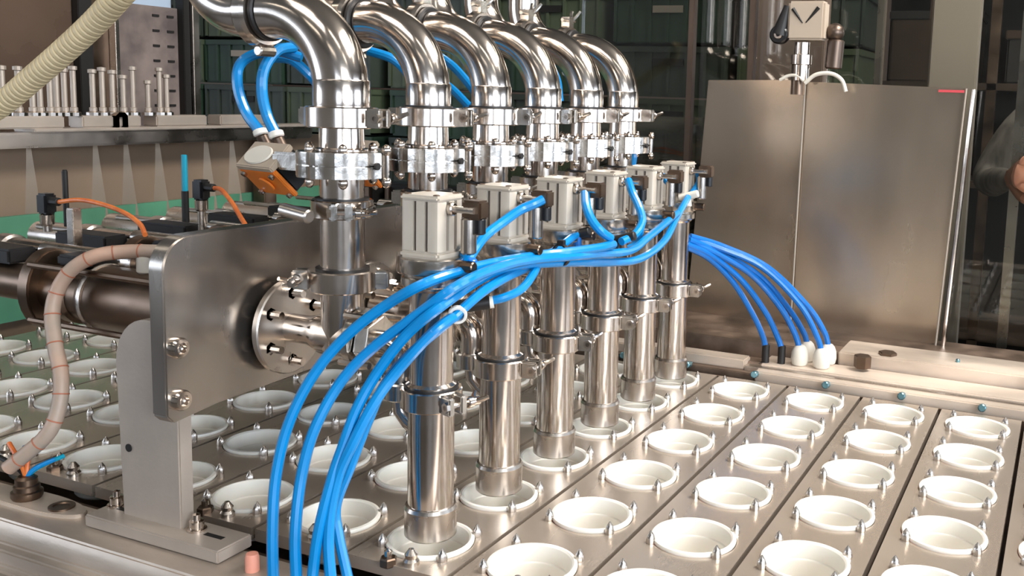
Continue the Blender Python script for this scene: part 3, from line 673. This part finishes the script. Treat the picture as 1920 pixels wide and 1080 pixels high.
for i, (u, v, y) in enumerate([(487, 247, .25), (516, 251, .15)]):
    p = at(u, v, 1, y)
    t = thing('elbow_fitting', ['angled grey hose fitting at the foot of the left blue loop', 'angled grey hose fitting at the foot of the right blue loop'][i], 'fitting', p, 'angled fittings under the blue loops')
    MB().cyl((0, 0, .02), (.02, 0, -.03), .062, 14, ch=.01).build('release_ring', 'white', t)
    MB().cyl((.02, 0, -.03), (.1, .03, -.2), .05, 12, ch=.01).build('fitting_body', 'frame', t)

# ============================================================ left side of the machine
LX = -9.0
t = thing('side_rail', 'long polished side rail with grey caps on the left of the machine', 'rail', (LX, 4.5, 2.4))
MB().box((-.3, -4.5, .08), (.15, 4.2, .30)).build('rail_beam', 'steel_soft', t, .03)
MB().box((-.25, -4.5, .30), (.2, 4.2, .345)).build('rail_top', 'bead', t, .01)
for yy in (-4, 3.2): MB().box((-.25, yy-.15, -8.8), (.05, yy+.15, .16)).build('rail_leg', 'rail_dark', t, .02)
for i in range(6):
    y = -4.4+i*1.28
    MB().box((-.2, y, .345), (.12, y+1.0, .52)).build('cap_plate', 'bead', t, .02)
    MB().prism([(-.06, .345), (-.06, .52), (.0, .57), (.1, .57), (.15, .52), (.15, .345), (.1, .345), (.1, .5), (-.0, .5), (-.0, .345)], -.25, .18, 'x').build('clip', 'steel_soft', t)
    t.children[-1].location = Vector((0, y+1.15, 0))*S
    t.children[-1].rotation_euler = (0, 0, 0)
for i, (u, l) in enumerate([(6, 1), (36, 1), (62, .8), (76, 1), (95, 1), (107, 1.05), (122, 1), (139, 1.05), (175, 1), (193, 1.05), (212, 1), (232, .9), (250, 1.1), (278, .8), (300, 1.1), (313, .95)]):
    p = at(u, 205, 0, LX)
    t = thing('upright_bolt', '%s of the slim steel bolts along the left side rail, counted from the left' % (['first', 'second', 'third', 'fourth', 'fifth', 'sixth', 'seventh', 'eighth', 'ninth', 'tenth', 'eleventh', 'twelfth', 'thirteenth', 'fourteenth', 'fifteenth', 'sixteenth'][i]), 'bolt', (LX, p.y, 2.915), 'upright bolts on the left side rail')
    h = .68*l
    MB().lathe([(.055, 0), (.055, .12), (.04, .13), (.04, h-.06), (.062, h-.05), (.062, h), (.0, h+.01)], 10).build('bolt_shank', 'bead', t)
    MB().lathe([(.1, 0), (.1, .05), (.055, .07)], 10).build('washer_foot', 'steel_soft', t)
# beige panel; its pale fins model reflections of strip curtains
t = thing('side_curtain', 'beige side panel with tall pale folds below the left rail', 'panel', (LX-.5, 4.5, 0))
MB().box((-.05, -4.5, -2), (.05, 5.2, 2.5)).build('panel_sheet', 'panelfold', t)
for u in (-40, 62, 186, 243, 302, 392, 440):
    y = at(u, 350, 0, LX-.4).y-4.5
    mb = MB(); n = 8
    vs = []
    for i in range(n+1):
        f = i/n; z = 2.55-1.9*f; wdt = .03+.11*f**1.3
        vs += [(.05, y-wdt*1.3, z), (.05+.3*f+.02, y+wdt*.2, z), (.05, y+wdt*.6, z)]
    fs = []
    for i in range(n): fs += [(3*i, 3*i+1, 3*i+4, 3*i+3), (3*i+1, 3*i+2, 3*i+5, 3*i+4)]
    fs += [(3*n, 3*n+1, 3*n+2), (0, 2, 1)]
    mb.add(vs, fs); mb.build('fold', 'fin', t)
t2 = MB().box((-.04, -4.5, -.95), (.04, 5, .55)).build('green_belt', 'green', loc=(LX-.32, 4.5, .95)); tag(t2, 'green belt strip running behind the pumps', 'belt')
# cabinet with dark panes above the left rail
cab = thing('side_cabinet', 'brown framed cabinet panels with a grey liner behind the left rail', 'cabinet', (LX-1.5, 4.5, 0))
def yl(u, v=100): return at(u, v, 0, LX-1.5).y-4.5
MB().box((-.4, yl(-120), 2.2), (-.05, yl(142), 6.4)).build('side_panel', 'panelbrown', cab, .01)
MB().box((-.1, yl(142), 2.2), (.1, yl(168), 6.4)).build('corner_post', 'dark', cab, .01)
MB().box((-.3, yl(168), 2.2), (-.1, yl(216), 6.4)).build('side_panel', 'steel_dark', cab, .01)
MB().box((-.1, yl(213), 2.2), (.06, yl(221), 6.4)).build('mullion', 'steel_soft', cab, .01)
MB().box((-.3, yl(221), 2.2), (-.05, yl(338), 4.75)).build('granular_liner', 'sack', cab)
MB().box((-.3, yl(221), 4.75), (-.2, yl(338), 6.4)).build('bright_pane', 'daylight', cab).data.materials[0] = mat('pale_blue_sheet', (170, 186, 204), .3, 0)
for i in range(8):
    for j, u in enumerate((298, 325)):
        MB().box((-.05, yl(u-7), 2.75+i*.26), (-.03, yl(u+5), 2.79+i*.26)).build('slot', 'dark', cab)
MB().box((-.1, yl(338), 2.2), (.1, yl(350), 6.6)).build('corner_post', 'dark', cab, .01)
MB().box((-.1, yl(351), 2.2), (.16, yl(363), 6.6)).build('glass_edge', 'steel_soft', cab, .01)
MB().box((-1.6, yl(-120), -6.4), (-.4, yl(363), 2.2)).build('cabinet_base', 'rail_dark', cab, .02)
# conduit
pth = spline(via([(-60, 232, 1.0), (0, 198, 1.0), (60, 148, 1.0), (120, 96, 1.0), (180, 40, 1.0), (235, -20, 1.0), (290, -80, 1.2)]), 26)
rr = [.115+.012*math.sin(i*PI/1.5*1.0) for i in range(len(pth))]
t = thing('corrugated_conduit', 'ribbed cream conduit hose slanting across the top left corner', 'hose', pth[0])
mb = MB().tube(pth, [.112]*len(pth), 16)
for v in mb.v: v -= pth[0]
mb.build('conduit', 'beige', t)
for i in range(2, len(pth)-2, 3):
    MB().ring(-.03, .03, .10, .128, 16, pth[i]-pth[0], (pth[i+1]-pth[i]).normalized(), .012).build('rib', 'beige', t)

# ============================================================ far guard: sheets, glass, frame bars
GY = 8.1
def bar(u0, u1, name='guard_bar', m='frame', y=GY, z1=7.5, z0=.1, lab=''):
    a = at(u0, 200, 1, y).x; b = at(u1, 200, 1, y).x
    t = MB().box((0, -.08, 0), (b-a, .08, z1-z0)).build(name, m, None, .01, loc=(a, y, z0))
    return tag(t, lab, 'frame bar', 'upright bars of the far guard')
bar(1288, 1298, lab='thin bronze upright bar right of the pipe bends')
bar(1400, 1411, lab='thin bronze upright bar left of the hanging actuator')
bar(1636, 1650, m='steel_soft', y=GY+.5, lab='pale grey upright bar right of the hanging actuator')
bar(1905, 1925, m='steel_soft', y=GY+.5, lab='pale upright bar at the right edge of the guard')
gl = MB().box((-3.0, -.03, 0), (8.5, .03, 7.4)).build('guard_glass', 'glass', None, loc=(0, GY+.2, .12))
tag(gl, 'large clear glass guard pane standing behind the far rail', 'glass pane')
def sheet(name, uv, y, th, m, lab, edge=None):
    P = [at(u, v, 1, y) for u, v in uv]; o = P[3].copy(); o.z = .15
    t = thing(name, lab, 'sheet', o)
    mb = MB(); vs = [p-o for p in P]+[p-o+Vector((0, th, 0)) for p in P]
    mb.add(vs, [(0, 1, 2, 3), (7, 6, 5, 4), (0, 4, 5, 1), (1, 5, 6, 2), (2, 6, 7, 3), (3, 7, 4, 0)])
    mb.build('sheet_metal', m, t, .008)
    return t, P, o
sheet('guard_sheet', [(1328, 150), (1512, 150), (1484, 645), (1285, 600)], GY-.1, .03, 'sheet', 'left brushed steel guard sheet standing behind the blue hoses')
t, P, o = sheet('guard_sheet', [(1510, 153), (1815, 166), (1755, 668), (1480, 642)], GY-.25, .03, 'sheet', 'right brushed steel guard sheet with a clear cover')
mb = MB()
for a, b in (((1510, 153), (1480, 640)), ((1812, 166), (1752, 664))):
    MB().tube([at(*a, 1, GY-.3)-o, at(*b, 1, GY-.3)-o], .013, 8).build('edge_strip', 'label', t)
MB().tube([at(1826, 168, 1, GY-.28)-o, at(1766, 666, 1, GY-.28)-o], .03, 8).build('clear_edge', 'steel', t)
a = at(1760, 168, 1, GY-.3)-o; b = at(1808, 174, 1, GY-.3)-o
MB().box((a.x, a.y-.02, b.z), (b.x, a.y+.01, a.z)).build('red_tape', 'redtape', t)
# hanging actuator head
p = at(1496, 80, 1, GY-.4)
t = thing('hanging_actuator', 'beige square actuator head with V grooves hanging over the guard', 'actuator', p)
e = lambda u, v: at(u, v, 1, GY-.4)-p
a = e(1480, 76); b = e(1552, 3)
MB().box((a.x, -.15, a.z), (b.x, .15, b.z)).build('head_block', 'headbeige', t, .03)
for (u0, v0, u1, v1) in ((1492, 18, 1510, 45), (1540, 16, 1516, 44)):
    q0 = e(u0, v0); q1 = e(u1, v1); MB().tube([q0+Vector((0, -.15, 0)), q1+Vector((0, -.15, 0))], [.03, .008], 6).build('groove', 'dark', t)
q0 = e(1465, 66); q1 = e(1480, 12)
mb = MB(); mb.cyl((q0.x, -.16, q0.z), (q0.x, .0, q0.z), .13, 24, ch=.02); mb.build('arm_boss', 'blackgloss', t)
MB().tube([(q0.x, -.08, q0.z), (q1.x, -.08, q1.z)], [.12, .05], 12).build('lever_arm', 'black', t)
MB().ring(0, .02, .03, .06, 20, (q0.x, -.16, q0.z), (0, -1, 0), .004).build('arm_washer', 'steel', t)
q0 = e(1505, 80); q1 = e(1500, 150)
MB().lathe([(.11, 0), (.11, -.16), (.15, -.17), (.15, -.3), (.12, -.31), (.12, -.52)][::-1], 20, (q0.x, 0, q0.z)).build('rod_gland', 'steel', t)
MB().lathe([(.1, -.42), (.1, 0)], 16, (q0.x-.05, .05, q0.z-.3)).build('piston_rod', 'steel_dark', t)
q0 = e(1563, 60); MB().ball((q0.x, .1, q0.z), .13, 14, 1).build('side_knob', 'frame', t)
MB().cyl((q0.x+.02, .1, q0.z-.1), (q0.x, .1, q0.z-.5), .12, 14, ch=.02).build('side_sleeve', 'frame', t)
MB().box(((a.x+b.x)/2-.1, -.1, b.z), ((a.x+b.x)/2+.1, .1, b.z+2)).build('hanger', 'steel_dark', t, .01)
wire('clear_hose', via([(1462, 150, GY-.5), (1478, 142, GY-.5), (1495, 142, GY-.5), (1507, 152, GY-.5)]), .022, 'gland', 'thin pale hose arc over the left guard sheet', 'hose', 'thin pale hoses over the guard sheets')
wire('clear_hose', via([(1509, 156, GY-.5), (1530, 140, GY-.5), (1558, 138, GY-.5), (1578, 150, GY-.5), (1586, 172, GY-.5)]), .028, 'gland', 'thick pale hose arc over the right guard sheet', 'hose', 'thin pale hoses over the guard sheets')

# ============================================================ behind the glass
BY = 13.0
def crate(sz, m, label_on):
    x, y, z = sz; t = thing('plastic_crate', '', 'crate', (0, 0, 0), 'green plastic crates stacked behind the machine')
    mb = MB(); th = .05
    mb.box((-x/2, -y/2, 0), (x/2, y/2, th)).box((-x/2, -y/2, 0), (x/2, -y/2+th, z)).box((-x/2, y/2-th, 0), (x/2, y/2, z)).box((-x/2, -y/2, 0), (-x/2+th, y/2, z)).box((x/2-th, -y/2, 0), (x/2, y/2, z))
    mb.build('crate_wall', m, t, .01)
    mb = MB(); mb.box((-x/2-.05, -y/2-.05, z-.12), (x/2+.05, -y/2, z)).box((-x/2-.05, y/2, z-.12), (x/2+.05, y/2+.05, z)).box((-x/2-.05, -y/2, z-.12), (-x/2, y/2, z)).box((x/2, -y/2, z-.12), (x/2+.05, y/2, z))
    mb.build('rim', m, t, .01)
    rb = MB()
    for i in range(7):
        xx = -x/2+x*i/6; rb.box((xx-.03, -y/2-.045, .05), (xx+.03, -y/2, z-.12))
    rb.build('ribs', m, t)
    MB().box((-x*.14, -y/2-.055, z*.62), (x*.14, -y/2-.03, z*.76)).build('hand_slot', 'label' if label_on else 'dark', t)
    return t
protos = [crate((2.3, 1.7, 1.0), 'crate', True), crate((2.3, 1.7, 1.0), 'crate2', False), crate((2.3, 1.7, 1.0), 'crate3', False)]
used = [False]*3
stack_x = [(-18.2, 12.6, 'beside the cabinet'), (-15.8, 12.3, 'left of the first pipe bend'), (-13.4, 12.4, 'behind the first riser'), (-11.0, 12.5, 'farthest left'), (-8.4, 12.8, 'second from the left'), (-5.9, 13.2, 'third from the left'), (-3.2, 13.4, 'behind the far pipe bends'), (-.6, 13.6, 'right of the pipe bends')]
lv = ['lowest', 'second', 'third', 'fourth', 'fifth', 'sixth', 'seventh', 'eighth', 'ninth', 'tenth', 'topmost', 'topmost']
for si, (x, y, nm) in enumerate(stack_x):
    for j in range(12):
        if j < 6: continue
        z = FZ+1.54+j*1.04
        ki = (si*2+j) % 3
        o = protos[ki] if not used[ki] else copy_tree(protos[ki]); used[ki] = True
        place(o, (x+random.uniform(-.05, .05), y, z), '%s green crate of the stack %s' % (lv[j] if j < 11 else 'top', nm), random.uniform(-.02, .02))
    pl = thing('crate_stand', 'dark stand under the crate stack %s' % nm, 'stand', (x, y, FZ), 'stands under the crate stacks')
    MB().box((-1.2, -.9, 0), (1.2, .9, 7*1.04+.5)).build('stand_body', 'dark', pl, .03)
    for sx in (-1, 1): MB().box((sx*1.15-.06, -1.0, 0), (sx*1.15+.06, -.9, 7*1.04+.4)).build('upright', 'steel_dark', pl, .01)
# wrapped pallet
t = thing('wrapped_pallet', 'shrink wrapped dark load with glossy streaks behind the far nozzles', 'pallet', (-2.75, 11.0, FZ))
mb = MB(); n = 24
for lay in range(9):
    z = .6+lay*1.0; rx = 1.1+random.uniform(-.06, .06)
    mb.box((-rx, -.8, z), (rx, .8, z+.92))
mb.build('load', 'wrap', t, .12)
for i in range(3): MB().box((-1.15, -.85+i*.72, 0), (1.15, -.6+i*.72, .35)).build('pallet_block', 'brown', t, .02)
MB().box((-1.2, -.9, .35), (1.2, .9, .6)).build('pallet_deck', 'brown', t, .02)
# brown board behind the actuator, dark racks right
def board(u0, u1, y, m, name, lab, cat, z1=9, depth=.4):
    a = at(u0, 80, 1, y).x; b = at(u1, 80, 1, y).x
    t = thing(name, lab, cat, ((a+b)/2, y, FZ)); w2 = (b-a)/2
    MB().box((-w2, 0, 0), (w2, depth, z1-FZ)).build('panel', m, t, .02)
    MB().box((-w2-.04, -.03, 0), (-w2, depth, z1-FZ)).build('edge_trim', 'frame', t, .005)
    return t
board(1412, 1545, 10.5, 'brown', 'board_panel', 'brown board panel behind the hanging actuator', 'panel')
board(1745, 1835, 11.5, 'label', 'board_panel', 'grey brown board panel behind the glass at right', 'panel')
t = thing('storage_rack', 'dark storage rack with boxes seen through the glass at right', 'rack', (4.9, 15.5, FZ))
for x in (-4.6, -2.2, .2, 2.6, 5):
    MB().box((x-.1, -.1, 0), (x+.1, .1, 15)).build('rack_upright', 'steel_dark', t, .01)
for z in (2, 5, 8.2, 10.2, 12.4): MB().box((-4.6, -.1, z), (5, 1.6, z+.15)).build('shelf', 'frame', t, .01)
MB().box((-4.6, 1.7, 0), (5, 1.8, 15)).build('back_panel', 'dark', t)
cols = ['dark', 'frame', 'dark', 'crate3', 'frame']
ci = 0
for zi, z in enumerate((8.35, 10.35, 12.55)):
    for xi, x in enumerate((-3.4, -1.0, 1.4, 3.8)):
        b = thing('storage_box', 'dark storage box on the %s rack shelf, %s from the left' % (['lowest visible', 'middle', 'top'][zi], ['first', 'second', 'third', 'fourth'][xi]), 'box', (4.9+x, 16.2, FZ+z), 'storage boxes on the rack')
        h = random.uniform(1.0, 1.7); wd = random.uniform(.7, 1.0)
        MB().box((-wd, -.6, 0), (wd, .6, h)).build('box_body', cols[ci % 5], b, .04)
        MB().box((-wd-.04, -.64, h-.15), (wd+.04, .64, h+.03)).build('box_lid', cols[(ci+1) % 5], b, .02)
        ci += 1

# ============================================================ worker behind the glass at the right edge
def worker():
    el = at(1848, 345, 1, 9.6); sh = at(1935, 225, 1, 9.9); hd = at(1893, 334, 1, 8.75)
    ox, oy = sh.x+.1+1.25, 10.0
    t = thing('person', 'person in a grey striped shirt with bent arm behind the glass at right', 'person', (ox, oy, FZ))
    def skin(name, verts, edges, radii, m, parent, lvl=2):
        me = bpy.data.meshes.new(name); o0 = Vector((ox, oy, FZ))
        me.from_pydata([(Vector(v)-o0)*S for v in verts], edges, []); o = bpy.data.objects.new(name, me); COL.objects.link(o); o.parent = parent
        md = o.modifiers.new('skin', 'SKIN'); md.use_smooth_shade = True
        for i, r in enumerate(radii): me.skin_vertices[0].data[i].radius = (r*S, r*S)
        me.skin_vertices[0].data[0].use_root = True
        ms = o.modifiers.new('sub', 'SUBSURF'); ms.levels = lvl; ms.render_levels = lvl
        me.materials.append(M[m]); return o
    sz = sh.z; cx = ox
    sh2 = Vector((ox+1.25, 10.05, sz)); el2 = Vector((ox+1.6, 9.6, sz-2.0)); hd2 = Vector((ox+.4, 8.9, sz-2.1))
    V = [(cx, oy, sz-3.6), (cx, oy, sz-2.4), (cx, oy, sz-1.0), (cx, oy, sz-.1), (cx, oy, sz+.5), sh, sh2, el, el2, (cx-.55, oy, sz-4.0), (cx-.6, oy-.1, -3.0), (cx-.6, oy+.05, FZ+.5), (cx+.55, oy, sz-4.0), (cx+.6, oy-.1, -3.0), (cx+.6, oy+.05, FZ+.5), hd, hd2, (cx-.6, oy-.9, FZ+.25), (cx+.6, oy-.9, FZ+.25)]
    E_ = [(0,1),(1,2),(2,3),(3,4),(3,5),(3,6),(5,7),(6,8),(0,9),(9,10),(10,11),(0,12),(12,13),(13,14),(7,15),(8,16),(11,17),(14,18)]
    Rr = [.85,.8,.95,.7,.42,.46,.46,.29,.29,.6,.42,.28,.6,.42,.28,.15,.15,.2,.2]
    body = skin('body', V, E_, Rr, 'shirt', t)
    hc = Vector((cx, oy-.1, sz+1.62))
    mb = MB().ball(hc-Vector((ox, oy, FZ)), .62, 20, 1.3); h = mb.build('head', 'skin', t)
    o0 = Vector((ox, oy, FZ)); q = hc-o0
    MB().tube([q+Vector((0, .12, -1.5)), q+Vector((0, .1, -.9)), q+Vector((0, .04, -.35))], [.42, .33, .36], 20).build('neck', 'skin', h)
    MB().lathe([(0, .86), (.35, .78), (.6, .5), (.68, .2), (.66, 0)], 20, q+Vector((0, .06, 0))).build('hair', 'hair', h)
    MB().tube([q+Vector((0, -.58, .1)), q+Vector((0, -.74, -.12)), q+Vector((0, -.6, -.18))], [.05, .09, .08], 8).build('nose', 'skin', h)
    for s_ in (-1, 1):
        MB().ball(q+Vector((s_*.22, -.54, .08)), .08, 10).build('eye', 'dark', h)
        MB().ball(q+Vector((s_*.62, 0, 0)), .13, 10, 1.4).build('ear', 'skin', h)
    MB().tube([q+Vector((-.18, -.55, -.38)), q+Vector((0, -.6, -.4)), q+Vector((.18, -.55, -.38))], .035, 6).build('mouth', 'knobred', h)
    for s_, H, El in ((1, hd, el), (-1, hd2, el2)):
        d = (H-El).normalized(); sd = d.cross(Vector((0, 0, 1))).normalized(); up = sd.cross(d)
        W = H+d*.15; P0 = H+d*.6
        V = [H, W, H+d*.38]; E_ = [(0, 1), (1, 2)]; R_ = [.13, .15, .17]
        for j, (off, ln) in enumerate(((-.24, .42), (-.08, .52), (.08, .48), (.23, .38))):
            b0 = len(V); V += [P0+up*off*.9, P0+up*off+d*ln*.55-sd*.05, P0+up*off+d*ln-sd*.14]; E_ += [(2, b0), (b0, b0+1), (b0+1, b0+2)]; R_ += [.065, .058, .045]
        b0 = len(V); V += [H+d*.32+up*.28*-1-sd*.05, H+d*.62-up*.42-sd*.12]; E_ += [(1, b0), (b0, b0+1)]; R_ += [.09, .07]
        skin('hand', V, E_, R_, 'skin', t, 1)
worker()
